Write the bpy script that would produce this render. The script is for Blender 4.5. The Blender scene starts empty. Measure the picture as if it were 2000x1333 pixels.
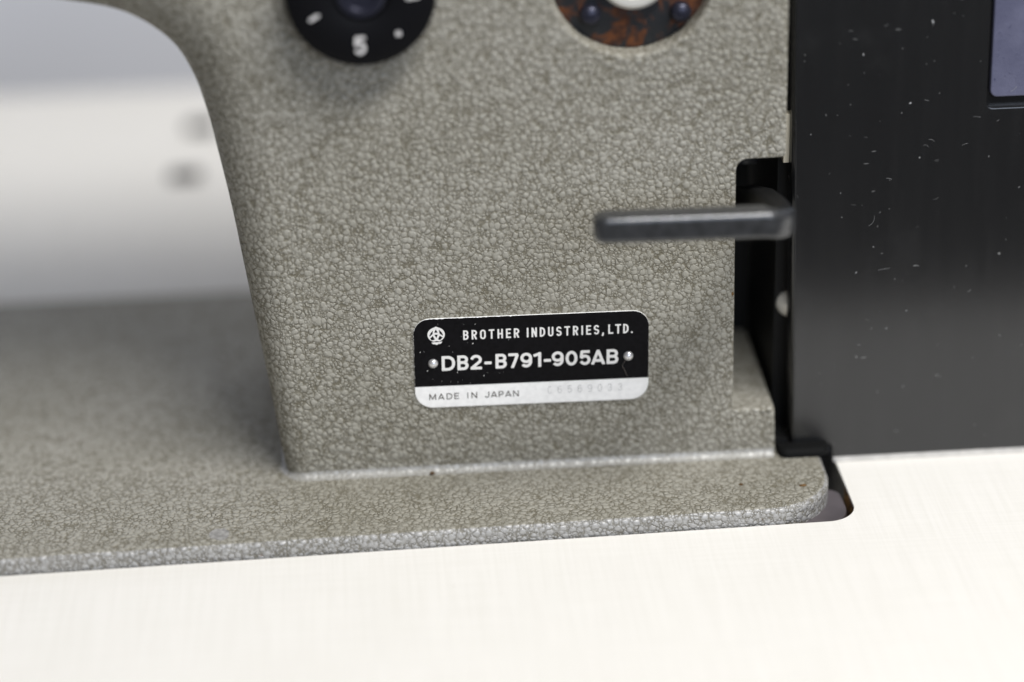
import bpy, bmesh, math, random
import numpy as np
from mathutils import Vector, Matrix

MM = 0.001
rad = math.radians
scn = bpy.context.scene

# ------------------------------------------------------------------ camera
pitch, yaw, roll = rad(25.0), rad(3.5), rad(1.3)
Fv = Vector((math.sin(yaw)*math.cos(pitch), math.cos(yaw)*math.cos(pitch), -math.sin(pitch)))
R0 = Vector((math.cos(yaw), -math.sin(yaw), 0)); U0 = R0.cross(Fv)
Rv = R0*math.cos(roll) - U0*math.sin(roll)
Uv = R0*math.sin(roll) + U0*math.cos(roll)
cam_pos = Vector((0, 0, 0.039)) - Fv*0.700
cd = bpy.data.cameras.new('camera'); cam = bpy.data.objects.new('camera', cd)
scn.collection.objects.link(cam); scn.camera = cam
cam.matrix_world = Matrix(((Rv.x, Uv.x, -Fv.x, cam_pos.x), (Rv.y, Uv.y, -Fv.y, cam_pos.y),
                           (Rv.z, Uv.z, -Fv.z, cam_pos.z), (0, 0, 0, 1)))
cd.lens = 90.0; cd.sensor_width = 36.0; cd.clip_start = 0.02; cd.clip_end = 50
cd.dof.use_dof = True; cd.dof.focus_distance = 0.694; cd.dof.aperture_fstop = 2.8
cd.dof.aperture_blades = 0

# ------------------------------------------------------------------ light
w = bpy.data.worlds.new('World'); scn.world = w; w.use_nodes = True
bg = w.node_tree.nodes['Background']
bg.inputs[0].default_value = (1.0, 0.97, 0.95, 1); bg.inputs[1].default_value = 0.08

def area(name, loc, target, sx, sy, power, col):
    l = bpy.data.lights.new(name, 'AREA'); l.shape = 'RECTANGLE'; l.size = sx; l.size_y = sy
    l.energy = power; l.color = col
    o = bpy.data.objects.new(name, l); scn.collection.objects.link(o)
    o.location = loc
    o.rotation_euler = (Vector(target) - Vector(loc)).to_track_quat('-Z', 'Y').to_euler()
    return o
area('ceiling_lamp', (0.40, -0.47, 1.12), (0.05, 0, 0), 0.8, 0.22, 19, (0.99, 0.982, 0.965))
area('window_light', (0.55, -1.90, 0.80), (0, 0, 0), 1.5, 0.9, 18, (0.74, 0.83, 1.0))

scn.view_settings.view_transform = 'Standard'; scn.view_settings.look = 'None'
scn.view_settings.exposure = 0; scn.view_settings.gamma = 1
scn.view_settings.use_curve_mapping = False

# ------------------------------------------------------------------ materials
class NT:
    def __init__(s, name):
        s.m = bpy.data.materials.new(name); s.m.use_nodes = True
        s.t = s.m.node_tree; s.n = s.t.nodes; s.b = s.n['Principled BSDF']
    def new(s, typ, ins=None, **props):
        nd = s.n.new(typ)
        for k, v in props.items(): setattr(nd, k, v)
        for k, v in (ins or {}).items():
            sock = nd.inputs[k]
            if isinstance(v, bpy.types.NodeSocket): s.t.links.new(v, sock)
            else: sock.default_value = v
        return nd
    def math(s, op, a, b=0.0, c=None):
        d = {0: a, 1: b}
        if c is not None: d[2] = c
        return s.new('ShaderNodeMath', d, operation=op).outputs[0]
    def ss(s, v, lo, hi, a=0.0, b=1.0):
        nd = s.new('ShaderNodeMapRange', {'Value': v, 'From Min': lo, 'From Max': hi, 'To Min': a, 'To Max': b},
                   interpolation_type='SMOOTHSTEP')
        return nd.outputs[0]
    def mix(s, fac, a, b):
        nd = s.n.new('ShaderNodeMix'); nd.data_type = 'RGBA'
        for k, v in ((0, fac), (6, a), (7, b)):
            if isinstance(v, bpy.types.NodeSocket): s.t.links.new(v, nd.inputs[k])
            else: nd.inputs[k].default_value = v if k == 0 else (*v[:3], 1)
        return nd.outputs[2]
    def noise(s, co, scale, detail=2.0, rough=0.5, dist=0.0):
        return s.new('ShaderNodeTexNoise', {'Vector': co, 'Scale': scale, 'Detail': detail,
                                            'Roughness': rough, 'Distortion': dist})
    def coord(s): return s.new('ShaderNodeTexCoord').outputs['Object']
    def scaled(s, co, v):
        return s.new('ShaderNodeMapping', {'Vector': co, 'Scale': v}).outputs[0]
    def set(s, **kw):
        for k, v in kw.items():
            sock = s.b.inputs[k.replace('_', ' ')]
            if isinstance(v, bpy.types.NodeSocket): s.t.links.new(v, sock)
            elif isinstance(v, tuple) and len(v) == 3: sock.default_value = (*v, 1)
            else: sock.default_value = v
        return s.m

def hammertone(name, relief=1.0, lo=(0.330, 0.313, 0.262), hi=(0.374, 0.356, 0.305), coat=0.18, spec=0.3):
    s = NT(name); co = s.coord()
    def warp(v, scale, amp):
        nz = s.noise(v, scale, 1.0)
        off = s.new('ShaderNodeVectorMath', {0: nz.outputs['Color'], 1: (0.5, 0.5, 0.5)}, operation='SUBTRACT').outputs[0]
        off = s.new('ShaderNodeVectorMath', {0: off, 'Scale': amp}, operation='SCALE').outputs[0]
        return s.new('ShaderNodeVectorMath', {0: v, 1: off}, operation='ADD').outputs[0]
    wc = warp(warp(co, 420.0, 0.0009), 1500.0, 0.00055)
    merge = s.ss(s.noise(co, 330.0, 2.0).outputs['Fac'], 0.40, 0.58)
    def bead(scale, R):
        v = lambda f: s.new('ShaderNodeTexVoronoi', {'Vector': wc, 'Scale': scale, 'Randomness': 1.0},
                            feature=f, voronoi_dimensions='3D').outputs['Distance']
        d, d2 = v('F1'), v('F2')
        ball = s.ss(d, R*0.25, R, 1.0, 0.0)                       # round bead about each centre
        seam = s.ss(s.math('SUBTRACT', d2, d), 0.0, 0.30, 0.0, 1.0)
        seam = s.math('MAXIMUM', s.math('POWER', seam, 0.5), s.math('MULTIPLY', merge, 0.86))   # neighbours run together here and there
        return s.math('MULTIPLY', s.math('POWER', ball, 0.6), seam), d
    b1, d1 = bead(540.0, 0.70)
    b2, d2 = bead(900.0, 0.66)
    b3, d3 = bead(1400.0, 0.66)
    gap = s.ss(d1, 0.42, 0.60)
    h = s.math('MAXIMUM', b1, s.math('MULTIPLY', s.math('MULTIPLY', b2, 0.85), gap))
    gap2 = s.math('MULTIPLY', gap, s.ss(d2, 0.40, 0.60))
    h = s.math('MAXIMUM', h, s.math('MULTIPLY', s.math('MULTIPLY', b3, 0.65), gap2))
    fine = s.noise(co, 2600.0, 2.0).outputs['Fac']
    hh = s.math('ADD', h, s.math('MULTIPLY', fine, 0.06))
    bump = s.new('ShaderNodeBump', {'Strength': 1.0, 'Distance': 0.00035*relief, 'Height': hh})
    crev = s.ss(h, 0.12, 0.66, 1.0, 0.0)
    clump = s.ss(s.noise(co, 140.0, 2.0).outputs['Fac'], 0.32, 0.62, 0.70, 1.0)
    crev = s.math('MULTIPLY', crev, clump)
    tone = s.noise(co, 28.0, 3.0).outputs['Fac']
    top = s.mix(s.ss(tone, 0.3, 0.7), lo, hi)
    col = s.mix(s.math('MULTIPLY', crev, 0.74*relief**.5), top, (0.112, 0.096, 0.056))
    # scattered rust flecks
    fl = s.noise(co, 190.0, 3.0, 0.6).outputs['Fac']
    col = s.mix(s.ss(fl, 0.735, 0.78, 0.0, 0.6), col, (0.13, 0.06, 0.02))
    rg = s.math('ADD', 0.52, s.math('MULTIPLY', crev, 0.25))
    return s.set(Base_Color=col, Metallic=0.15, Roughness=rg, Specular_IOR_Level=spec, Normal=bump.outputs[0],
                 Coat_Weight=coat, Coat_Roughness=0.26, Coat_Normal=bump.outputs[0])

def plain(name, col, rough=0.5, metal=0.0, spec=0.5, var=0.0, vscale=200.0, bump=0.0, bscale=900.0):
    s = NT(name); co = s.coord()
    c = col
    if var:
        f = s.noise(co, vscale, 4.0).outputs['Fac']
        c = s.mix(s.ss(f, 0.3, 0.7), tuple(x*(1-var) for x in col), tuple(min(1, x*(1+var)) for x in col))
    kw = dict(Base_Color=c, Roughness=rough, Metallic=metal, Specular_IOR_Level=spec)
    if bump:
        kw['Normal'] = s.new('ShaderNodeBump', {'Strength': 1.0, 'Distance': bump,
                             'Height': s.noise(co, bscale, 3.0).outputs['Fac']}).outputs[0]
    return s.set(**kw)

def laminate(name):
    s = NT(name); co = s.coord()
    a = s.noise(s.scaled(co, (900.0, 22.0, 900.0)), 1.0, 3.0, 0.6).outputs['Fac']
    b = s.noise(s.scaled(co, (26.0, 1100.0, 900.0)), 1.0, 3.0, 0.6).outputs['Fac']
    t = s.math('ADD', s.math('MULTIPLY', a, 0.6), s.math('MULTIPLY', b, 0.4))
    blot = s.noise(co, 18.0, 3.0).outputs['Fac']
    col = s.mix(s.ss(t, 0.36, 0.62), (0.77, 0.745, 0.695), (0.815, 0.79, 0.745))
    col = s.mix(s.ss(blot, 0.4, 0.75, 0.0, 0.35), col, (0.77, 0.745, 0.69))
    sp = s.noise(co, 420.0, 2.0).outputs['Fac']
    col = s.mix(s.ss(sp, 0.735, 0.79, 0.0, 0.5), col, (0.40, 0.33, 0.24))
    bump = s.new('ShaderNodeBump', {'Strength': 0.4, 'Distance': 0.00003, 'Height': t})
    return s.set(Base_Color=col, Roughness=0.55, Specular_IOR_Level=0.3, Normal=bump.outputs[0])

def rusty(name):
    s = NT(name); co = s.coord()
    f = s.noise(co, 110.0, 5.0, 0.62, 0.6).outputs['Fac']
    g = s.noise(co, 420.0, 3.0).outputs['Fac']
    rust = s.mix(s.ss(g, 0.35, 0.7), (0.055, 0.020, 0.010), (0.17, 0.055, 0.016))
    m = s.ss(f, 0.44, 0.54)
    col = s.mix(m, (0.018, 0.020, 0.024), rust)
    return s.set(Base_Color=col, Roughness=s.ss(m, 0, 1, 0.42, 0.85),
                 Normal=s.new('ShaderNodeBump', {'Strength': 1.0, 'Distance': 0.0002, 'Height': f}).outputs[0])

def cover_black(name):
    s = NT(name); co = s.coord()
    st = s.noise(s.scaled(co, (260.0, 260.0, 14.0)), 1.0, 3.0, 0.6).outputs['Fac']
    col = s.mix(s.ss(st, 0.4, 0.75), (0.0085, 0.0086, 0.009), (0.0108, 0.0108, 0.0112))
    haze = s.noise(co, 60.0, 4.0, 0.6).outputs['Fac']
    col = s.mix(s.ss(haze, 0.55, 0.85, 0.0, 0.5), col, (0.024, 0.024, 0.024))
    def specks(scale, thr, amt, stretch):
        c2 = s.scaled(co, stretch)
        nd = s.noise(c2, 120.0, 2.0)
        off = s.new('ShaderNodeVectorMath', {0: nd.outputs['Color'], 'Scale': 0.006}, operation='SCALE').outputs[0]
        c2 = s.new('ShaderNodeVectorMath', {0: c2, 1: off}, operation='ADD').outputs[0]
        v = s.new('ShaderNodeTexVoronoi', {'Vector': c2, 'Scale': scale}, feature='F1')
        keep = s.ss(s.new('ShaderNodeSeparateColor', {0: v.outputs['Color']}).outputs[0], 0.35, 0.9)
        return s.math('MULTIPLY', s.math('MULTIPLY', s.ss(v.outputs['Distance'], thr*0.4, thr, 1.0, 0.0), keep), amt)
    d = s.math('MAXIMUM', specks(300.0, 0.10, 0.35, (1, 1, 1)), specks(130.0, 0.055, 0.8, (1, 1, 1)))
    d = s.math('MAXIMUM', d, specks(210.0, 0.09, 0.4, (0.4, 1, 1.2)))
    patch = s.ss(s.noise(co, 30.0, 2.0).outputs['Fac'], 0.35, 0.6, 0.15, 1.0)
    d = s.math('MULTIPLY', d, patch)
    col = s.mix(d, col, (0.32, 0.32, 0.31))
    r = s.ss(s.noise(s.scaled(co, (220, 220, 20)), 1.0, 3.0).outputs['Fac'], 0.3, 0.7, 0.20, 0.22)
    r = s.math('ADD', r, s.math('MULTIPLY', d, 0.5))
    return s.set(Base_Color=col, Roughness=r, Specular_IOR_Level=0.75)

def label_blue(name):
    s = NT(name); co = s.coord()
    f = s.noise(co, 700.0, 5.0, 0.65, 1.0).outputs['Fac']
    g = s.noise(co, 90.0, 3.0).outputs['Fac']
    col = s.mix(s.ss(g, 0.3, 0.7), (0.085, 0.087, 0.140), (0.125, 0.127, 0.190))
    col = s.mix(s.ss(f, 0.60, 0.72, 0.0, 0.7), col, (0.02, 0.02, 0.06))
    return s.set(Base_Color=col, Roughness=0.4,
                 Normal=s.new('ShaderNodeBump', {'Strength': 0.8, 'Distance': 0.00015, 'Height': f}).outputs[0])

def cut_wall(name):
    s = NT(name); co = s.coord()
    f = s.noise(co, 350.0, 4.0, 0.6).outputs['Fac']
    y = s.new('ShaderNodeSeparateXYZ', {0: co}).outputs[1]
    wood = s.mix(s.ss(f, 0.35, 0.65), (0.11, 0.05, 0.015), (0.62, 0.33, 0.08))
    grey_part = s.mix(s.ss(f, 0.3, 0.7), (0.12, 0.115, 0.105), (0.26, 0.25, 0.23))
    yy = s.math('ADD', y, s.math('MULTIPLY', f, 0.002))
    col = s.mix(s.ss(yy, -0.0105, -0.0085), wood, grey_part)  # brown towards the front, grey towards the back
    return s.set(Base_Color=col, Roughness=0.75)

M = {}
M['hammer'] = hammertone('hammertone_paint')
M['hammer_soft'] = hammertone('hammertone_pooled_highlight', 0.3, (0.345, 0.335, 0.31), (0.385, 0.375, 0.35), 0.65, 0.5)  # smoother where paint pools; the paler tint carries the cove highlight
M['hammer_rim'] = hammertone('hammertone_rim_highlight', 0.95, (0.345, 0.338, 0.325), (0.395, 0.387, 0.372), 0.65, 0.5)  # paler, glossier rim: the reflected highlight is put into the tint
M['table'] = laminate('pale_laminate')
M['core'] = cut_wall('raw_board_edge')
M['cover'] = cover_black('black_plastic')
M['label'] = label_blue('blue_violet_label')
M['rust'] = rusty('rusted_steel')
M['black'] = plain('black_enamel', (0.010, 0.010, 0.012), 0.28, 0, 0.5, 0.2, 300)
M['dialblack'] = plain('dial_plastic', (0.004, 0.004, 0.005), 0.55, 0, 0.12)
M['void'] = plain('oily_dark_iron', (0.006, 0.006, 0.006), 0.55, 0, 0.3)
M['matt'] = plain('matt_black', (0.006, 0.006, 0.006), 0.7, 0, 0.1)
M['lever'] = plain('worn_black_lever', (0.034, 0.035, 0.037), 0.20, 0.0, 0.9, 0.25, 400, 0.00003, 500)
M['field'] = plain('black_anodised', (0.0045, 0.0042, 0.005), 0.38, 0, 0.08, 0.25, 900)
M['alu'] = plain('plate_aluminium', (0.92, 0.91, 0.89), 0.42, 0.15, 0.5, 0.05, 700)
M['steel'] = plain('rivet_steel', (0.74, 0.73, 0.73), 0.30, 0.7)
M['print'] = plain('letter_aluminium', (0.78, 0.76, 0.73), 0.45, 0.0)
M['ink'] = plain('brown_black_ink', (0.045, 0.036, 0.026), 0.6)
M['stamp'] = plain('stamped_marks', (0.52, 0.515, 0.50), 0.5, 0.1)
M['white'] = plain('dial_paint', (0.62, 0.60, 0.58), 0.6)
M['pad'] = plain('plum_grey_plastic', (0.088, 0.076, 0.081), 0.36, 0, 0.5, 0.15, 120)
M['bolt'] = plain('blued_bolt', (0.035, 0.036, 0.055), 0.35, 0.6)
M['hub'] = plain('bright_hub', (0.80, 0.78, 0.72), 0.35, 0.3)
M['cream'] = plain('cream_gasket', (0.52, 0.47, 0.36), 0.6)
M['felt'] = plain('pale_felt', (0.62, 0.60, 0.57), 0.8, 0, 0.2, 0.1, 300)
M['rubber'] = plain('dark_rubber', (0.03, 0.027, 0.03), 0.7)
M['wall'] = plain('pale_blue_wall', (0.88, 0.90, 0.97), 0.8, 0, 0.2, 0.03, 6)
M['dust'] = plain('grey_dust', (0.30, 0.30, 0.30), 0.8)
M['lint'] = plain('lint', (0.20, 0.17, 0.15), 0.8)
M['rustspot'] = plain('rust_spot', (0.12, 0.065, 0.022), 0.8, 0, 0.3, 0.4, 900)
M['worn'] = plain('worn_grey', (0.27, 0.262, 0.25), 0.6, 0.0, 0.5, 0.3, 700, 0.0001, 700)

# ------------------------------------------------------------------ builders
def link(o): scn.collection.objects.link(o); return o
def finish(name, bm, mat, parent=None, sharp=40.0, weld=0.0):
    if weld: bmesh.ops.remove_doubles(bm, verts=bm.verts, dist=weld*MM)
    bmesh.ops.recalc_face_normals(bm, faces=bm.faces)
    for f in bm.faces: f.smooth = True
    lim = rad(sharp)
    for e in bm.edges:
        if len(e.link_faces) == 2 and e.calc_face_angle(0) > lim: e.smooth = False
    me = bpy.data.meshes.new(name); bm.to_mesh(me); bm.free()
    me.materials.append(mat if not isinstance(mat, str) else M[mat])
    o = link(bpy.data.objects.new(name, me))
    if parent: o.parent = parent
    return o
def tag(o, label=None, cat=None, group=None, kind=None):
    for k, v in (('label', label), ('category', cat), ('group', group), ('kind', kind)):
        if v: o[k] = v
    return o
def empty(name, loc=(0, 0, 0)):
    o = link(bpy.data.objects.new(name, None)); o.location = loc; o.empty_display_size = 0.02
    return o

def spline(pts, n=8):
    """Catmull-Rom through pts (lists of equal-length tuples)."""
    P = [np.array(p, float) for p in pts]; out = []
    for i in range(len(P)-1):
        p0 = P[i-1] if i else 2*P[0]-P[1]
        p1, p2 = P[i], P[i+1]
        p3 = P[i+2] if i+2 < len(P) else 2*P[-1]-P[-2]
        for k in range(n):
            t = k/n
            out.append(0.5*((2*p1)+(-p0+p2)*t+(2*p0-5*p1+4*p2-p3)*t*t+(-p0+3*p1-3*p2+p3)*t**3))
    out.append(P[-1]); return [tuple(o) for o in out]

def rounded(pts, n=6):
    """pts: (x, y, corner_radius, edge_fillet) -> dense (x, y, edge_fillet) loop, corners rounded."""
    out = []; N = len(pts)
    for i in range(N):
        x, y, r, f = pts[i]
        if r <= 0: out.append((x, y, f)); continue
        p = Vector((x, y)); a = Vector(pts[i-1][:2])-p; b = Vector(pts[(i+1) % N][:2])-p
        ang = a.angle(b); d = r/math.tan(ang/2)
        a.normalize(); b.normalize()
        c = p + (a+b).normalized()*(r/math.sin(ang/2))
        s, e = p+a*d-c, p+b*d-c
        a0 = math.atan2(s.y, s.x); a1 = math.atan2(e.y, e.x); da = (a1-a0+math.pi) % (2*math.pi)-math.pi
        for k in range(n+1):
            t = a0+da*k/n; out.append((c.x+r*math.cos(t), c.y+r*math.sin(t), f))
    return out

def densify(loop, step):
    out = []; N = len(loop)
    for i in range(N):
        a = np.array(loop[i]); b = np.array(loop[(i+1) % N]); L = np.linalg.norm(b[:2]-a[:2])
        k = max(1, int(L/step))
        for j in range(k): out.append(tuple(a+(b-a)*j/k))
    return out

def slab(name, loop, depth, mapf, mat, parent=None, holes=(), steps=7, back_cap=True, sharp=40.0):
    """Solid from a CCW loop (x, y, fillet); the front face is rounded over to the sides by the per-point fillet.
    mapf(x, y, d) -> world mm, d = depth behind the front face. holes: (cx, cy, r, chamfer, depth)."""
    P = np.array([p[:2] for p in loop]); r = np.array([max(p[2], 0.02) for p in loop])
    nx = np.roll(P, -1, 0)-np.roll(P, 1, 0); nx /= (np.linalg.norm(nx, axis=1)[:, None]+1e-12)
    n_in = np.stack([-nx[:, 1], nx[:, 0]], 1)
    bm = bmesh.new(); rings = []
    def ring(ins, d):
        Q = P+n_in*ins[:, None]
        return [bm.verts.new(Vector(mapf(Q[i, 0], Q[i, 1], d[i]))*MM) for i in range(len(P))]
    rings.append(ring(r*1.0+0.12, 0*r))
    for k in range(steps+1):
        ph = math.pi/2*k/steps
        rings.append(ring(r*(1-math.sin(ph)), r*(1-math.cos(ph))))
    rings.append(ring(0*r, 0*r+depth))
    N = len(P)
    for a, b in zip(rings, rings[1:]):
        for i in range(N):
            j = (i+1) % N
            try: bm.faces.new((a[i], a[j], b[j], b[i]))
            except ValueError: pass
    edges = [bm.edges.get((rings[0][i], rings[0][(i+1) % N])) for i in range(N)]
    for (cx, cy, hr, ch, hd) in holes:
        K = 72; hr_ = []
        prof = [(hr+ch+0.1, 0)]+[(hr+ch*(1-math.sin(t*math.pi/12)), ch*(1-math.cos(t*math.pi/12))) for t in range(7)]+[(hr, hd)]
        for rr, dd in prof:
            hr_.append([bm.verts.new(Vector(mapf(cx+rr*math.cos(2*math.pi*i/K), cy+rr*math.sin(2*math.pi*i/K), dd))*MM) for i in range(K)])
        for a, b in zip(hr_, hr_[1:]):
            for i in range(K):
                j = (i+1) % K; bm.faces.new((a[i], b[i], b[j], a[j]))
        edges += [bm.edges.get((hr_[0][i], hr_[0][(i+1) % K])) for i in range(K)]
    bmesh.ops.triangle_fill(bm, use_beauty=True, use_dissolve=False, edges=edges)
    if back_cap:
        be = [bm.edges.get((rings[-1][i], rings[-1][(i+1) % N])) for i in range(N)]
        bmesh.ops.triangle_fill(bm, use_beauty=True, use_dissolve=False, edges=be)
    return finish(name, bm, mat, parent, sharp)

face_map = lambda x, z, d: (x, d, z)             # front plane Y = 0, depth goes back
def top_map(z0): return lambda x, y, d: (x, y, z0-d)

def lathe(bm, prof, M4, n=48):
    rings = []
    for (r, h) in prof:
        rings.append([bm.verts.new(M4 @ (Vector((r*math.cos(2*math.pi*i/n), r*math.sin(2*math.pi*i/n), h))*MM)) for i in range(n)])
    for a, b in zip(rings, rings[1:]):
        for i in range(n):
            j = (i+1) % n; bm.faces.new((a[i], a[j], b[j], b[i]))
    for rr in (rings[0], rings[-1]): bm.faces.new(rr)
    return bm
def front_axis(x, y, z):                         # +h of a lathe points to the viewer (-Y)
    return Matrix.Translation(Vector((x, y, z))*MM) @ Matrix.Rotation(rad(90), 4, 'X')

def tube(bm, pts, rr, n=8):
    pts = [Vector(p) for p in pts]; rings = []
    for i, p in enumerate(pts):
        t = (pts[min(i+1, len(pts)-1)]-pts[max(i-1, 0)]).normalized()
        a = t.cross(Vector((0.31, 0.9, 0.27))).normalized(); b = t.cross(a)
        rr_i = rr[i] if isinstance(rr, (list, tuple)) else rr
        rings.append([bm.verts.new((p+(a*math.cos(2*math.pi*k/n)+b*math.sin(2*math.pi*k/n))*rr_i)*MM) for k in range(n)])
    for a, b in zip(rings, rings[1:]):
        for i in range(n):
            j = (i+1) % n; bm.faces.new((a[i], a[j], b[j], b[i]))
    bm.faces.new(rings[0]); bm.faces.new(rings[-1])

def box(bm, x0, x1, y0, y1, z0, z1, bev=0.0):
    g = bmesh.ops.create_cube(bm, size=1.0)
    for v in g['verts']:
        v.co = Vector((x0 if v.co.x < 0 else x1, y0 if v.co.y < 0 else y1, z0 if v.co.z < 0 else z1))*MM
    if bev:
        es = list({e for v in g['verts'] for e in v.link_edges})
        bmesh.ops.bevel(bm, geom=es, offset=bev*MM, segments=4, profile=0.5, affect='EDGES')

# ------------------------------------------------------------------ flat lettering from stroke distance fields
def arc(cx, cy, rx, ry, a0, a1, n=14):
    return [(cx+rx*math.cos(rad(a0+(a1-a0)*k/n)), cy+ry*math.sin(rad(a0+(a1-a0)*k/n))) for k in range(n+1)]
def glyph(c, W, h):
    L, Rr, B, T, mx = h, W-h, h, 1-h, W/2
    m = 0.5
    def bowl(y0, y1, xr):
        ry = (y1-y0)/2; rx = min(ry, (xr-L)*0.75)
        return [(L, y1)]+arc(xr-rx, (y0+y1)/2, rx, ry, 90, -90)+[(L, y0)]
    rx = (Rr-L)/2
    oval = lambda: [arc(mx, .5, rx, 0.5-h, 90, 450, 40)]
    stad = lambda: [arc(mx, T-rx, rx, rx, 0, 180, 12)+arc(mx, B+rx, rx, rx, 180, 360, 12)+[(Rr, T-rx)]]
    if c == 'B': return [[(L, 0), (L, 1)], bowl(m+.015, T, Rr-.035*W), bowl(B, m+.015, Rr)]
    if c == 'D':
        q = min(Rr-L, .5-h)*0.9
        return [[(L, 0), (L, 1)], [(L, T), (Rr-q, T)]+arc(Rr-q, T-q, q, q, 90, 0)+arc(Rr-q, B+q, q, q, 0, -90)+[(L, B)]]
    if c == 'R': return [[(L, 0), (L, 1)], bowl(m-.03, T, Rr), [(mx, m-.03), (Rr, 0)]]
    if c == 'P': return [[(L, 0), (L, 1)], bowl(m-.07, T, Rr)]
    if c == 'O': return stad()
    if c == '0': return oval()
    if c == 'T': return [[(0, T), (W, T)], [(mx, 0), (mx, 1)]]
    if c == 'H': return [[(L, 0), (L, 1)], [(Rr, 0), (Rr, 1)], [(L, m), (Rr, m)]]
    if c == 'E': return [[(L, 0), (L, 1)], [(L, T), (W, T)], [(L, m+.01), (W*.92, m+.01)], [(L, B), (W, B)]]
    if c == 'I': return [[(mx, 0), (mx, 1)]]
    if c == 'N': return [[(L, 0), (L, 1)], [(Rr, 0), (Rr, 1)], [(L, .97), (Rr, .03)]]
    if c == 'M': return [[(L, 0), (L, 1)], [(Rr, 0), (Rr, 1)], [(L, .96), (mx, .12), (Rr, .96)]]
    if c == 'U': return [[(L, 1), (L, B+rx)]+arc(mx, B+rx, rx, rx, 180, 360)+[(Rr, 1)]]
    if c == 'J': return [[(Rr, 1), (Rr, B+rx)]+arc(mx, B+rx, rx, rx, 0, -165)]
    if c == 'L': return [[(L, 0), (L, 1)], [(L, B), (W, B)]]
    if c == 'A': return [[(h*1.05, 0), (mx, 1-h*.4), (W-h*1.05, 0)], [(W*.24, .27), (W*.76, .27)]]
    if c == 'S':
        q = (T-B)/4; 
        return [arc(mx, T-q, rx, q, 15, 180, 12)+arc(mx, T-q, rx, q, 180, 265, 6)+arc(mx, B+q, rx, q, 85, 0, 6)+arc(mx, B+q, rx, q, 0, -165, 12)]
    if c == '5':
        q = .305-h/2
        return [[(W*.93, T), (L+W*.10, T), (L+W*.04, m+.01)], arc(mx, B+q, rx, q, 155, 90, 6)+arc(mx, B+q, rx, q, 90, -158, 18)]
    if c == '2':
        q = .29-h/2
        return [arc(mx, T-q, rx, q, 172, 0, 12)+arc(mx, T-q, rx, q, 0, -35, 4)+[(L+.02, B+.03)], [(0.02, B), (W, B)]]
    if c == '3':
        q = (T-B)/4
        return [arc(mx, T-q, rx*.92, q, 165, -90, 16), arc(mx, B+q, rx, q, 90, -165, 16)]
    if c == '7': return [[(0, T), (W-h*.7, T)], [(W-h*1.0, T), (W*.62, .45), (W*.36, 0)]]
    if c == '1': return [[(W-h, 0), (W-h, 1)], [(0, .80-h*.3), (W-h, T-h*.1)]]
    if c in '96':
        q = .305-h/2
        s = [arc(mx, T-q, rx, q, 0, 360, 28), [(Rr, T-q)]+arc(mx, B+.30, rx, .30, 0, -142, 14)]
        if c == '6': s = [[(W-x, 1-y) for x, y in p] for p in s]
        return s
    if c == 'C': return [arc(mx, .5, rx, .5-h, 50, 310, 28)]
    if c == '-': return [[(0, .42), (W, .42)]]
    if c == '.': return [[(mx-h*.9, h), (mx+h*.9, h)]]
    if c == ',': return [[(mx, 2*h), (mx, .0), (mx-h*.9, -.17)]]
    return []

def seg_field(X, Y, pts, h):
    d = np.full(X.shape, 9.0)
    for (ax, ay), (bx, by) in zip(pts, pts[1:]):
        ex, ey = bx-ax, by-ay; l2 = ex*ex+ey*ey+1e-12
        t = np.clip(((X-ax)*ex+(Y-ay)*ey)/l2, 0, 1)
        d = np.minimum(d, np.hypot(X-ax-t*ex, Y-ay-t*ey))
    d = d-h
    if math.hypot(pts[0][0]-pts[-1][0], pts[0][1]-pts[-1][1]) > 1e-4:      # square the open ends off
        for (ax, ay), (bx, by) in ((pts[0], pts[1]), (pts[-1], pts[-2])):
            tx, ty = ax-bx, ay-by; L = math.hypot(tx, ty); tx /= L; ty /= L
            beyond = (X-ax)*tx+(Y-ay)*ty
            near = np.hypot(X-ax, Y-ay) < h*1.5
            d = np.where(near & (beyond > 0), np.maximum(d, beyond), d)
    return d

def march(bm, X, Y, D, place, cache):
    """fill of D < 0 by marching squares; place(x, y) -> Vector."""
    ny, nx = D.shape
    def vert(key, x, y):
        v = cache.get(key)
        if v is None: v = cache[key] = bm.verts.new(place(x, y))
        return v
    for j in range(ny-1):
        for i in range(nx-1):
            c = [(i, j), (i+1, j), (i+1, j+1), (i, j+1)]
            vals = [D[q[1], q[0]] for q in c]
            if all(v >= 0 for v in vals): continue
            poly = []
            for k in range(4):
                a, b = c[k], c[(k+1) % 4]; va, vb = vals[k], vals[(k+1) % 4]
                if va < 0: poly.append(vert(a, X[a[1], a[0]], Y[a[1], a[0]]))
                if (va < 0) != (vb < 0):
                    t = va/(va-vb)
                    key = (min(a, b), max(a, b))
                    poly.append(vert(key, X[a[1], a[0]]+t*(X[b[1], b[0]]-X[a[1], a[0]]), Y[a[1], a[0]]+t*(Y[b[1], b[0]]-Y[a[1], a[0]])))
            if len(poly) >= 3:
                try: bm.faces.new(poly)
                except ValueError: pass

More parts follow.
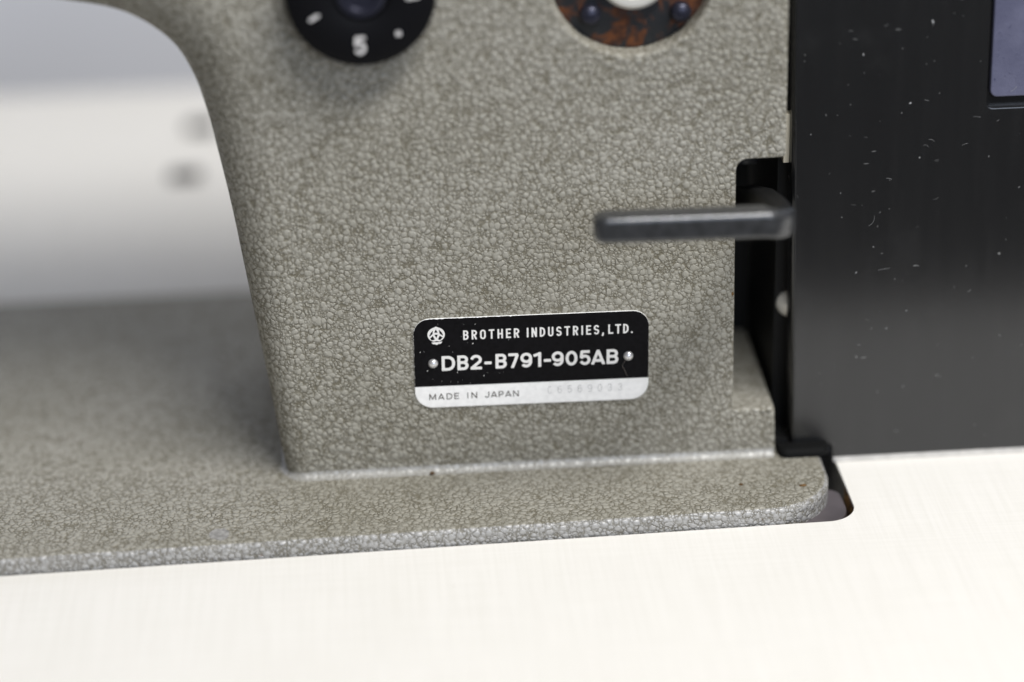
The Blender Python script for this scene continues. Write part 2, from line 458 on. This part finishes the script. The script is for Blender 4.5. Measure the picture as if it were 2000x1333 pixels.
def lettering(name, items, H, h, mat, parent, place, res=26):
    """items: (char, x0, width_in_mm, baseline); H cap height mm; h half stroke in cap heights."""
    bm = bmesh.new()
    for (c, x0, wmm, base) in items:
        W = wmm/H; st = glyph(c, W, h)
        if not st: continue
        gx = np.arange(-0.12, W+0.14, 1.0/res); gy = np.arange(-0.26, 1.08, 1.0/res)
        X, Y = np.meshgrid(gx, gy)
        D = np.full(X.shape, 9.0)
        for p in st: D = np.minimum(D, seg_field(X, Y, p, h))
        D = np.maximum(D, Y-1.0)
        if c != ',': D = np.maximum(D, -Y)
        D = np.maximum(D, np.maximum(-X, X-W)) if c in 'AN72' else D
        D[np.abs(D) < 1e-5] = 1e-5
        march(bm, X, Y, D, lambda x, y: Vector(place(x0+x*H, base+y*H))*MM, {})
    return finish(name, bm, mat, parent)

# ================================================================== SETTING
bm = bmesh.new(); box(bm, -1600, 1600, 620, 660, -750, 1100)
wall = tag(finish('wall', bm, 'wall'), 'pale blue grey wall far behind the machine', None, None, 'structure')

# ---- table with the cut-out that holds the machine bed
table = tag(empty('sewing_table', (0, 0, -0.0045)),
            'pale cream laminate sewing table with a rounded cut-out holding the machine', 'table')
TZ = -4.5
cut = rounded([(-330, -43.3, 4, 0), (91.4, -31.9, 8.5, 0), (90.6, 143, 4, 0), (-330, 140, 4, 0)], 12)
outer = [(-520, -150), (420, -122), (420, 358), (-520, 340)]
def ringfill(bm, lo, li, z):
    a = [bm.verts.new(Vector((p[0], p[1], z))*MM) for p in lo]; b = [bm.verts.new(Vector((p[0], p[1], z))*MM) for p in li]
    es = [bm.edges.new((l[i], l[(i+1) % len(l)])) for l in (a, b) for i in range(len(l))]
    bmesh.ops.triangle_fill(bm, use_beauty=True, use_dissolve=False, edges=es)
    return a, b
def frame_slab(name, z1, z0, grow, mat, parent, shift):
    bm = bmesh.new()
    cu = [(x+math.copysign(grow, x), y+(grow if y > 50 else -grow)) for x, y, _ in cut]
    ou = outer
    a1, b1 = ringfill(bm, ou, cu, z1-shift); a0, b0 = ringfill(bm, ou, cu, z0-shift)
    for u, v in ((a1, a0), (b1, b0)):
        for i in range(len(u)):
            j = (i+1) % len(u); bm.faces.new((u[i], u[j], v[j], v[i]))
    return finish(name, bm, mat, parent, 30)
frame_slab('laminate_top', TZ, TZ-0.9, 0.0, 'table', table, TZ)
frame_slab('board_core', TZ-0.9, TZ-38, 0.05, 'core', table, TZ)
# plum-grey corner cushion under the bed corner
pad_loop = densify(rounded([(30, -32.2, 2, 0.5), (90.0, -30.9, 10, 0.5), (89.6, -10.5, 4, 0.5), (60, -10, 2, 0.5), (30, -11, 2, 0.5)], 8), 3)
pad = slab('corner_cushion', pad_loop, 14, lambda x, y, d: (x, y, -6.3-d-TZ), 'pad', table, steps=4)
pad['label'] = 'plum grey plastic corner cushion in the cut-out'

# two dark pads on the table behind the machine
for i, (x, y, sx, sy, lb) in enumerate([(-103, 247, 6.0, 2.8, 'small dark pad lying on the table, the nearer and fully visible one'),
                         (-99.0, 298, 6.0, 3.4, 'small dark pad on the table, the farther one half behind the pillar')]):
    lp = rounded([(-sx, -sy, 2, .8), (sx, -sy, 2, .8), (sx, sy, 2, .8), (-sx, sy, 2, .8)], 5)
    p = slab('rubber_pad', lp, 3.0, lambda a, b, d: (a, b, 3.0-d), 'rubber', None, steps=3)
    p.location = Vector((x, y, TZ))*MM
    tag(p, lb, 'pad', 'dark pads on the table behind the machine')

# ================================================================== SEWING MACHINE
mach = tag(empty('sewing_machine'),
           'grey hammertone industrial sewing machine with black belt cover and nameplate', 'sewing machine')

# ---- bed
bed_loop = rounded([(-330, -42.6, 4, 1.7), (86.1, -31.4, 20, 1.7), (86.1, 133, 5, 1.7), (-330, 131, 5, 1.7)], 14)
bed_loop = densify(bed_loop, 6)
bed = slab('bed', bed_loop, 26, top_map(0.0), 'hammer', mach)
bed.data.materials.append(M['hammer_rim'])            # casting rim, tinted paler to carry the reflected highlight
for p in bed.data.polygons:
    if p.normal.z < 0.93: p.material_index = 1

# ---- pillar and arm: one casting
left = spline([(-330, 147.5, 20), (-230, 146, 20), (-160, 140.2, 20), (-129.5, 137.6, 20), (-112.7, 135.3, 20), (-98.5, 131.9, 19),
               (-87.6, 124.3, 18), (-82.2, 115.3, 17), (-79.3, 105.5, 16), (-77.0, 94, 14.5), (-74.2, 78, 12.5), (-71.3, 57, 10.5),
               (-67.5, 29, 8.5), (-65.1, 10, 6.8), (-63.6, -0.6, 6), (-62.3, -9, 6)], 7)
loop = [(x, z, f) for x, z, f in left]
right = rounded([(73.4, -9, 0, 0.4), (73.4, -.5, 0, 0.4), (73.1, 14.6, 1.0, 1.3), (61.3, 14.6, 0.8, 0.8), (60.95, 89.1, 3.2, 0.35),
                 (74.35, 89.1, 1.3, 0.5), (73.9, 214, 12, 3), (-330, 214, 12, 10)], 7)
# the last corner closes on the arm's left end
loop = loop + right
loop = densify(loop, 4.0)
pillar = slab('pillar', loop, 82, face_map, 'hammer', mach, holes=[(33.3, 140.9, 21.3, 1.3, 8.0)], steps=8)

# cove between pillar and bed
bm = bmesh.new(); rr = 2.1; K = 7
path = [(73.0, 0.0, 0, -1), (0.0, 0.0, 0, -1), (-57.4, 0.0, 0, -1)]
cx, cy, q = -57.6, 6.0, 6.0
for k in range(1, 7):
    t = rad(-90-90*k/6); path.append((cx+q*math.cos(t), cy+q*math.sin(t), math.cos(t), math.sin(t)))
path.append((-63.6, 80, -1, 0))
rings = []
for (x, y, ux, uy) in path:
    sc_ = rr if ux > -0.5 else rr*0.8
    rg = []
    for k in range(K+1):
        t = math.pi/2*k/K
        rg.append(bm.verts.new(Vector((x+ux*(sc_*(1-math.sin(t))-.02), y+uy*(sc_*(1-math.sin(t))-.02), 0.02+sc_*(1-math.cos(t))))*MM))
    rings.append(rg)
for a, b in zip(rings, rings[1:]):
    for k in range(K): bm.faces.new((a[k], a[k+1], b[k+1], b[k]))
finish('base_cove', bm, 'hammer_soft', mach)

# ---- notch: dark mechanism behind the opening
notch = tag(finish('inner_mechanism', (lambda b: (box(b, 50, 73.0, 52, 80, 15, 140), box(b, 75.0, 205, 16, 80, .4, 205), box(b, 74.0, 77.6, 3.2, 15.9, .2, 3.0), b)[-1])(bmesh.new()), 'void', mach), 'oily black mechanism inside the notch')  # low front block is added to black out the lit bed sliver
bm = bmesh.new(); box(bm, 61.4, 72.5, 34, 40, 74.0, 77.0, 0.8); finish('cross_bar', bm, 'lever', notch)
bm = bmesh.new(); lathe(bm, [(0.2, 2.9), (2, 2.7), (3.3, 1.9), (4.0, 0.9), (4.2, 0), (4.2, -2)], front_axis(79.6, 16.2, 39.2)); finish('bright_gap_dome', bm, 'hub', notch)  # added pale dome in place of the bright background seen through a gap

# ---- reverse lever
lev = empty('reverse_lever'); lev.parent = mach
lev['label'] = 'black horizontal lever bar in front of the pillar'
def sweep(name, path, hw, hh, cr, mat, parent):
    """rounded-rectangle section swept along path [(x,y,z,width_scale)]; section axes: horizontal normal and Z."""
    bm = bmesh.new(); rings = []
    sec = rounded([(-hw, -hh, cr, 0), (hw, -hh, cr, 0), (hw, hh, cr, 0), (-hw, hh, cr, 0)], 5)
    P = [Vector(p[:3]) for p in path]
    for i, p in enumerate(P):
        t = (P[min(i+1, len(P)-1)]-P[max(i-1, 0)]); t.z = 0; t.normalize()
        nrm = Vector((t.y, -t.x, 0)); s = path[i][3]
        rings.append([bm.verts.new((p+nrm*a*s+Vector((0, 0, 1))*b*s)*MM) for a, b, _ in sec])
    for a, b in zip(rings, rings[1:]):
        for i in range(len(sec)):
            j = (i+1) % len(sec); bm.faces.new((a[i], a[j], b[j], b[i]))
    bm.faces.new(rings[0]); bm.faces.new(rings[-1])
    return finish(name, bm, mat, parent, 50)
lz = 83.4
path = [(19.6, -30, lz+.5, .45), (19.75, -30, lz+.5, .62), (20.1, -30, lz+.5, .76), (20.8, -30, lz+.5, .88), (21.8, -30, lz+.5, .96), (23.2, -30, lz+.5, 1.0)]
path += [(x, -30+0.012*(x-20), lz+.5-(x-20)*0.016, 1) for x in (30, 40, 50, 60, 64)]
for k in range(1, 9):
    a = rad(90*k/8); path.append((64+5.4*math.sin(a), -29.5+5.4*(1-math.cos(a)), lz-.3-0.25*k, 1))
sweep('handle_bar', path, 3.6, 3.7, 1.5, 'lever', lev)
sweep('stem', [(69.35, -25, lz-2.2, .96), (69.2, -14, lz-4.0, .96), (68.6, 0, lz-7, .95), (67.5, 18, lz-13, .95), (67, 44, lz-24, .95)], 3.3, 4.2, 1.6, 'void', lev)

# ---- nameplate
plate_rot = rad(0.45)
pcx, pcz = 5.3, 33.2
def plate_pt(off):
    def f(x, z):
        u, v = x-pcx, z-pcz
        return (pcx+u*math.cos(plate_rot)+v*math.sin(plate_rot), off, pcz-u*math.sin(plate_rot)+v*math.cos(plate_rot))
    return f
def plate_map(off):
    p = plate_pt(off)
    return lambda x, z, d: (p(x, z)[0], off+d, p(x, z)[2])
PX0, PX1, PZ0, PZ1 = -27.0, 37.55, 19.8, 46.75
lp = rounded([(PX0, PZ0, 5.0, .15), (PX1, PZ0, 5.0, .15), (PX1, PZ1, 4.6, .15), (PX0, PZ1, 4.6, .15)], 10)
plate = slab('nameplate', lp, 0.38, plate_map(-0.40), 'alu', mach, steps=3)
plate['label'] = 'black and white riveted metal nameplate'
def loop_inset_noise(lp, a, seed):
    rnd = random.Random(seed); lp = densify(lp, 0.45); c = (pcx, 36)
    out = []
    for x, z, f in lp:
        k = a
        if z > 26.6:
            k = a+(rnd.random()**6)*0.2*(1.0 if x < 0 else 0.2)
        dx = -1 if x > PX1-5 else (1 if x < PX0+5 else 0); dz = -1 if z > PZ1-4.6 else 0
        n = math.hypot(dx, dz) or 1
        out.append((x+dx/n*k, z+dz/n*k, 0.01))
    return out
zb = 26.35
fl = rounded([(PX0, zb, 0, 0), (PX1, zb, 0, 0), (PX1, PZ1, 4.6, 0), (PX0, PZ1, 4.6, 0)], 10)
field = slab('black_field', loop_inset_noise(fl, 0.03, 4), 0.03, plate_map(-0.43), 'field', plate, steps=1)
PT = plate_pt(-0.465)
# model line: glyph extents along the plate
zx = lambda v: -19.45+(v-320)/(1643-320)*48.6
row = [('D', 320, 420), ('B', 437, 520), ('2', 533, 620), ('-', 640, 692), ('B', 722, 806), ('7', 818, 898), ('9', 908, 996), ('1', 1008, 1064),
       ('-', 1085, 1136), ('9', 1143, 1232), ('0', 1247, 1336), ('5', 1350, 1434), ('A', 1436, 1546), ('B', 1555, 1643)]
lettering('model_lettering', [(c, zx(a), zx(b)-zx(a), 31.0) for c, a, b in row], 4.45, 0.094, 'print', plate, PT, 30)
def words(spec, H, wid, base):
    out = []
    for text, a, b in spec:
        ws = [wid.get(c, wid['*'])*H for c in text]
        gap = ((b-a)-sum(ws))/max(1, len(text)-1); x = a
        for c, ww in zip(text, ws): out.append((c, x, ww, base)); x += ww+gap
    return out
lettering('company_lettering', words([('BROTHER', -13.4, 1.95), ('INDUSTRIES,', 3.95, 25.2), ('LTD.', 26.35, 33.1)], 2.85,
          {'*': .52, 'I': .2, ',': .2, '.': .2, 'E': .47, 'L': .47, 'T': .54, 'O': .55}, 40.1), 2.85, 0.082, 'print', plate, PT, 24)
lettering('origin_lettering', words([('MADE', -23.1, -14.9), ('IN', -12.6, -9.9), ('JAPAN', -7.8, 1.6)], 1.85,
          {'*': .86, 'M': 1.0, 'I': .12, 'A': .98, 'E': .72, 'J': .68, 'P': .74}, 22.25), 1.85, 0.068, 'ink', plate, PT, 26)
lettering('serial_stamp', words([('C6569033', 9.6, 30.2)], 2.2, {'*': .52}, 22.75), 2.2, 0.035, 'stamp', plate, PT, 24)

# emblem
def sd_poly(X, Y, pts):
    d = np.full(X.shape, 1e9); inside = np.zeros(X.shape, bool); n = len(pts)
    for i in range(n):
        (ax, ay), (bx, by) = pts[i], pts[(i+1) % n]
        ex, ey = bx-ax, by-ay
        t = np.clip(((X-ax)*ex+(Y-ay)*ey)/(ex*ex+ey*ey+1e-12), 0, 1)
        d = np.minimum(d, np.hypot(X-ax-t*ex, Y-ay-t*ey))
        cond = ((ay > Y) != (by > Y)) & (X < ex*(Y-ay)/(ey+1e-12)+ax)
        inside ^= cond
    return np.where(inside, -d, d)
gx, gy = np.meshgrid(np.arange(280, 1020, 11.0), np.arange(240, 1000, 11.0))
outer_e = arc(648, 575, 343, 282, 60, -240, 60)
outer_e = [(648+343*math.cos(rad(a)), 575-282*math.sin(rad(a))) for a in range(-255, 76, 5)][::-1]+[(640, 262)]
D = sd_poly(gx, gy, outer_e)
for hole in ([(640, 385), (585, 492), (695, 492)], [(593, 585), (702, 585), (650, 692)],
             [(512, 435), (440, 510), (392, 600), (408, 622), (495, 548)], [(768, 408), (862, 498), (904, 585), (892, 606), (796, 540)],
             [(510, 638), (425, 722), (468, 778), (575, 762)], [(792, 636), (730, 752), (800, 776), (884, 702)],
             [(400, 868), (560, 842), (655, 822), (760, 838), (930, 812), (980, 900), (420, 930)]):
    hc = np.mean(np.array(hole, float), 0); kk = 1.22 if len(hole) < 7 else 1.0
    D = np.maximum(D, -sd_poly(gx, gy, [tuple(hc+(np.array(p)-hc)*kk) for p in hole]))
rib = [(448, 880), (560, 862), (655, 872), (770, 856), (884, 846), (850, 905), (800, 938), (722, 940), (690, 968), (660, 974), (628, 966), (600, 942), (520, 944)]
D = np.minimum(D, sd_poly(gx, gy, rib)); D[np.abs(D) < 1e-3] = 1e-3
bm = bmesh.new()
march(bm, gx, gy, D, lambda x, y: Vector(PT(-20.75+(x-648)*0.00695, 41.75-(y-610)*0.00775))*MM, {})
emb = finish('emblem', bm, 'print', plate); emb['label'] = 'round emblem with three loops above a ribbon'
# rivets
for x, z in ((-21.8, 33.35), (31.9, 33.2)):
    bm = bmesh.new(); p = PT(x, z)
    lathe(bm, [(1.38, -.1), (1.36, .2), (1.2, .55), (.9, .85), (.5, 1.03), (.05, 1.1)], front_axis(p[0], p[1], p[2]), 24)
    finish('rivet', bm, 'steel', plate, 60)
bm = bmesh.new()
hair = [(31.2, 32.0), (30.5, 31.0), (30.3, 30.2), (30.8, 29.2), (31.2, 28.2), (31.6, 27.2)]
tube(bm, [Vector(PT(x, z))+Vector((0, -.12, 0)) for x, z in [p[:2] for p in spline(hair, 4)]], 0.045, 5); finish('lint_hair', bm, 'lint', plate)
# paint chips and dust on the black field
rnd = random.Random(11); bm = bmesh.new()
chips = [(340, 225, 3), (658, 225, 3), (797, 222, 5), (765, 460, 8), (470, 493, 4), (512, 566, 3), (112, 571, 6), (160, 565, 3), (195, 803, 8), (625, 375, 3),
         (568, 818, 6), (895, 858, 7), (480, 933, 3), (567, 944, 3), (720, 952, 3), (260, 908, 3), (630, 906, 2), (1145, 806, 2.5), (1090, 823, 2.5), (1208, 412, 4), (700, 448, 2.5), (940, 820, 2.5), (370, 930, 2.5)]
for (u, v, s) in chips:
    x = -26.6+(u/6.346-8)*0.1405; z = 46.8-(v/6.346-27+ (u/6.346)*0.045)*0.155
    s *= 0.022; a = rnd.uniform(0.9, 2.2); n = 6
    bm.faces.new([bm.verts.new(Vector(PT(x+s*(math.cos(t)*math.cos(a)*1.6-math.sin(t)*math.sin(a)*.6), z+s*(math.cos(t)*math.sin(a)*1.6+math.sin(t)*math.cos(a)*.6)))*MM) for t in [2*math.pi*k/n+rnd.uniform(-.3, .3) for k in range(n)]])
tag(finish('paint_chips', bm, 'print', plate), None, None, None, 'stuff')

# ---- stitch dial
dial = empty('stitch_dial'); dial.parent = mach; dial['label'] = 'round black stitch length dial with white marks'
dcx, dcz, dY = -36.8, 141.6, -9.0
bm = bmesh.new()
lathe(bm, [(15, -9), (18.6, -8.6), (19.2, -7.5), (19.3, -2.0), (18.8, -.7), (17.6, 0.0), (7.4, 0.0), (7.2, -.1), (6.8, -.9), (6.4, -1.0), (0.1, -1.0)], front_axis(dcx, dY, dcz), 96)
finish('dial_disc', bm, 'dialblack', dial, 35)
bm = bmesh.new(); lathe(bm, [(6.2, -.9), (6.2, -.1), (5.7, .3), (4.2, .35), (3.7, -.2), (3.6, -.6), (0.1, -.6)], front_axis(dcx, dY, dcz), 48)
finish('centre_screw', bm, 'bolt', dial, 35)
bm = bmesh.new()
def dial_quad(bm, x, z, lx, lz, ang, n=10):
    c, s = math.cos(ang), math.sin(ang); vs = []
    for k in range(n):
        t = 2*math.pi*k/n
        u = math.copysign(abs(math.cos(t))**.5, math.cos(t))*lx; v = math.copysign(abs(math.sin(t))**.5, math.sin(t))*lz
        vs.append(bm.verts.new(Vector((x+u*c-v*s, dY-.04, z+u*s+v*c))*MM))
    bm.faces.new(vs)
dial_quad(bm, -48.9, 136.0, 1.6, .5, rad(30)); finish('dial_tick', bm, 'white', dial)
bm = bmesh.new(); dial_quad(bm, -27.7, 131.0, .72, .72, 0, 14); finish('dial_dot', bm, 'white', dial)
bm = bmesh.new(); dial_quad(bm, -23.6, 140.6, 2.0, .75, rad(8)); finish('dial_tick', bm, 'white', dial)
lettering('dial_number', [('5', -39.2, 3.1, 125.8)], 4.9, 0.095, 'white', dial, lambda x, z: (x, dY-.04, z), 24)

# ---- round opening with rusted parts inside
rec = empty('round_recess'); rec.parent = mach; rec['label'] = 'round opening showing a rusty plate with bolts'
hx, hz = 33.3, 140.9
bm = bmesh.new(); lathe(bm, [(21.25, -3), (21.25, 0), (20.6, .4), (0.1, .5)], front_axis(hx, 6.0, hz), 64); finish('rusty_plate', bm, 'rust', rec)
bm = bmesh.new(); lathe(bm, [(9.6, 0), (9.6, 2.6), (8.6, 3.6), (6.6, 3.7), (5.9, 2.8), (5.8, .7), (0.1, .7)], front_axis(hx+.6, 5.6, hz-.2), 48); finish('bright_hub', bm, 'hub', rec)
for bx, bz in ((22.6, 129.6), (46.4, 129.4), (22.4, 153), (45.8, 153)):
    bm = bmesh.new(); lathe(bm, [(2.7, 0), (2.7, 1.8), (2.2, 2.7), (1.2, 3.1), (.05, 3.2)], front_axis(bx, 5.6, bz), 24); finish('bolt', bm, 'bolt', rec)

# ---- belt cover, leaning back a little, with its recessed label window
cov = empty('belt_cover'); cov.parent = mach; cov['label'] = 'large glossy black plastic belt cover, scratched and dusty'
CY0, lean = 2.0, rad(2.6)
def cmap(x, z, d):                                # plane through (.., CY0, 0.6), leaning back
    return (x, CY0+(z-.6)*math.sin(lean)+d*math.cos(lean), .6+(z-.6)*math.cos(lean)-d*math.sin(lean))
cl = [(78.2, .45, 1.2, 1.0), (89.0, .45, .5, 1.0), (89.6, -3.1, .8, .6), (240, -3.1, 8, .6), (240, 240, 8, 1.0), (75.6, 240, 2, 1.0), (76.4, 130, 0, 1.0), (77.25, 66, 0, 1.0)]
win = (129.5, 98.2, 205, 190)
cl_d = densify(rounded(cl, 6), 6)
# window cut as a stepped recess: frame of four bands would seam, so the hole is filled from its own loop
def cover_mesh():
    loop = cl_d
    P = np.array([p[:2] for p in loop]); r = np.array([p[2] for p in loop])
    nx = np.roll(P, -1, 0)-np.roll(P, 1, 0); nx /= np.linalg.norm(nx, axis=1)[:, None]; n_in = np.stack([-nx[:, 1], nx[:, 0]], 1)
    bm = bmesh.new(); rings = []
    def ring(ins, d): 
        Q = P+n_in*ins[:, None]; return [bm.verts.new(Vector(cmap(Q[i, 0], Q[i, 1], d[i]))*MM) for i in range(len(P))]
    rings.append(ring(r+.12, 0*r))
    for k in range(6):
        ph = math.pi/2*k/5; rings.append(ring(r*(1-math.sin(ph)), r*(1-math.cos(ph))))
    rings.append(ring(0*r, 0*r+7)); rings.append(ring(0*r+2.2, 0*r+7)); rings.append(ring(0*r+2.2, 0*r+2.4))
    N = len(P)
    for a, b in zip(rings, rings[1:]):
        for i in range(N):
            j = (i+1) % N; bm.faces.new((a[i], a[j], b[j], b[i]))
    es = [bm.edges.get((rings[0][i], rings[0][(i+1) % N])) for i in range(N)]
    wl = rounded([(win[0], win[1], 2.0, 0), (win[2], win[1], 2, 0), (win[2], win[3], 2, 0), (win[0], win[3], 2, 0)], 6)
    W = []
    def wring(g, d):
        c = ((win[0]+win[2])/2, (win[1]+win[3])/2)
        W.append([bm.verts.new(Vector(cmap(x+math.copysign(g, x-c[0]), z+math.copysign(g, z-c[1]), d))*MM) for x, z, _ in wl])
    wring(.45, 0); wring(.35, 0.0); wring(.1, .1); wring(0, .35); wring(0, 3.4)
    K = len(wl)
    for a, b in zip(W, W[1:]):
        for i in range(K):
            j = (i+1) % K; bm.faces.new((a[i], b[i], b[j], a[j]))
    bm.faces.new(W[-1])
    es += [bm.edges.get((W[0][i], W[0][(i+1) % K])) for i in range(K)]
    bmesh.ops.triangle_fill(bm, use_beauty=True, use_dissolve=False, edges=es)
    be = [bm.edges.get((rings[-1][i], rings[-1][(i+1) % N])) for i in range(N)]
    bmesh.ops.triangle_fill(bm, use_beauty=True, use_dissolve=False, edges=be)
    return finish('cover_shell', bm, 'cover', cov, 35)
cover_mesh()
ll = rounded([(win[0]+1.0, win[1]+2.9, 2.0, .4), (win[2]-1, win[1]+2.9, 2, .4), (win[2]-1, win[3]-1, 2, .4), (win[0]+1.0, win[3]-1, 2, .4)], 6)
lab = slab('label_panel', ll, 2.6, lambda x, z, d: cmap(x, z, .5+d), 'label', cov, steps=3); lab['label'] = 'blue violet textured label panel in a recess'
bm = bmesh.new(); box(bm, 90.4, 238, 1.55, 6.0, -4.42, -3.05, .15)
fo = finish('foot_strip', bm, 'felt', cov); fo['label'] = 'pale strip closing the gap under the black cover'
# rib along the cover's left edge
bm = bmesh.new()
pa = [Vector(cmap(79.0, 1.5, -.1)), Vector(cmap(78.1, 66, -.1)), Vector(cmap(77.3, 130, -.1)), Vector(cmap(76.5, 238, -.1))]
tube(bm, pa, 0.35, 8); finish('edge_rib', bm, 'cover', cov)
bl = densify(rounded([(74.3, -3.2, 2.6, 1.8), (88.0, -3.2, 2.6, 1.8), (88.6, 2.6, .8, .5), (74.0, 2.6, .8, .5)], 8), 1.2)  # added block, stands in for the bed's dark reflection in the cover corner
bu = slab('dark_corner_block', bl, 2.2, lambda x, y, d: (x, y, 2.4-d), 'matt', cov, steps=6); bu['label'] = 'added dark block standing in for the dark lower left corner of the cover'
# dust flecks and fibres on the cover
rnd = random.Random(5); bm = bmesh.new()
for (x, z, s) in [(114, 122.8, .9), (108.7, 100.6, .7), (95.7, 114.6, .6), (95.4, 52.7, .5), (109.8, 40.7, .4), (82, 93, .35), (106.5, 98, .3), (90.5, 76, .3), (100, 60, .35), (91, 69, .3)]:
    n = 8; a = rnd.uniform(0, 3)
    top = []; 
    for k in range(n):
        t = 2*math.pi*k/n; u, v = .62*s*math.cos(t)*rnd.uniform(.8, 1.2), .36*s*math.sin(t)*rnd.uniform(.7, 1.2)
        top.append(bm.verts.new(Vector(cmap(x+u*math.cos(a)-v*math.sin(a), z+u*math.sin(a)+v*math.cos(a), -.03))*MM))
    c = bm.verts.new(Vector(cmap(x, z, -.22*s))*MM)
    for k in range(n): bm.faces.new((top[k], top[(k+1) % n], c))
for i in range(18):
    x = rnd.uniform(82, 155); z = rnd.triangular(18, 132, 88); L = rnd.uniform(.5, 2.4) if rnd.random() < .8 else rnd.uniform(2.5, 5)
    a = rnd.uniform(-.5, .6); b = rnd.uniform(-.9, .9); pts = []
    for k in range(5):
        pts.append(Vector(cmap(x, z, -.06))); x += L/4*math.cos(a); z += L/4*math.sin(a); a += b/2
    tube(bm, pts, rnd.uniform(.018, .04), 4)
tag(finish('dust_and_lint', bm, 'dust', cov), None, None, None, 'stuff')
# cream gasket strip seen in the slit between pillar and cover
bm = bmesh.new(); box(bm, 75.2, 76.9, 9, 12, 84, 98, .2); finish('gasket', bm, 'cream', mach)

# ---- small blemishes: rust spots on bed and pillar
bm = bmesh.new()
def blob(bm, x, y, z, sx, sy, sz):
    g = bmesh.ops.create_icosphere(bm, subdivisions=2, radius=1.0)
    for v in g['verts']:
        k = 1+.25*math.sin(7*v.co.x+x)*math.cos(5*v.co.y+y)
        v.co = Vector((x+v.co.x*sx*k, y+v.co.y*sy*k, z+v.co.z*sz*k))*MM
blob(bm, -23.2, -1.9, .5, .75, .6, .4); blob(bm, 60.6, -.05, 50, .35, .15, .6)
blob(bm, 61.2, -17, .1, .6, .5, .2); blob(bm, 78.0, -19.3, .05, 1.1, .6, .25)
tag(finish('rust_specks', bm, 'rustspot', mach), None, None, None, 'stuff')

# worn grey patch on the bed near its front edge
bm = bmesh.new(); rnd = random.Random(3)
ring_ = [bm.verts.new(Vector((-81.4+2.9*math.cos(t)*rnd.uniform(.8, 1.1), -29.6+3.4*math.sin(t)*rnd.uniform(.8, 1.1), .03))*MM) for t in [2*math.pi*k/18 for k in range(18)]]
bm.faces.new(ring_); finish('worn_patch', bm, 'worn', mach)
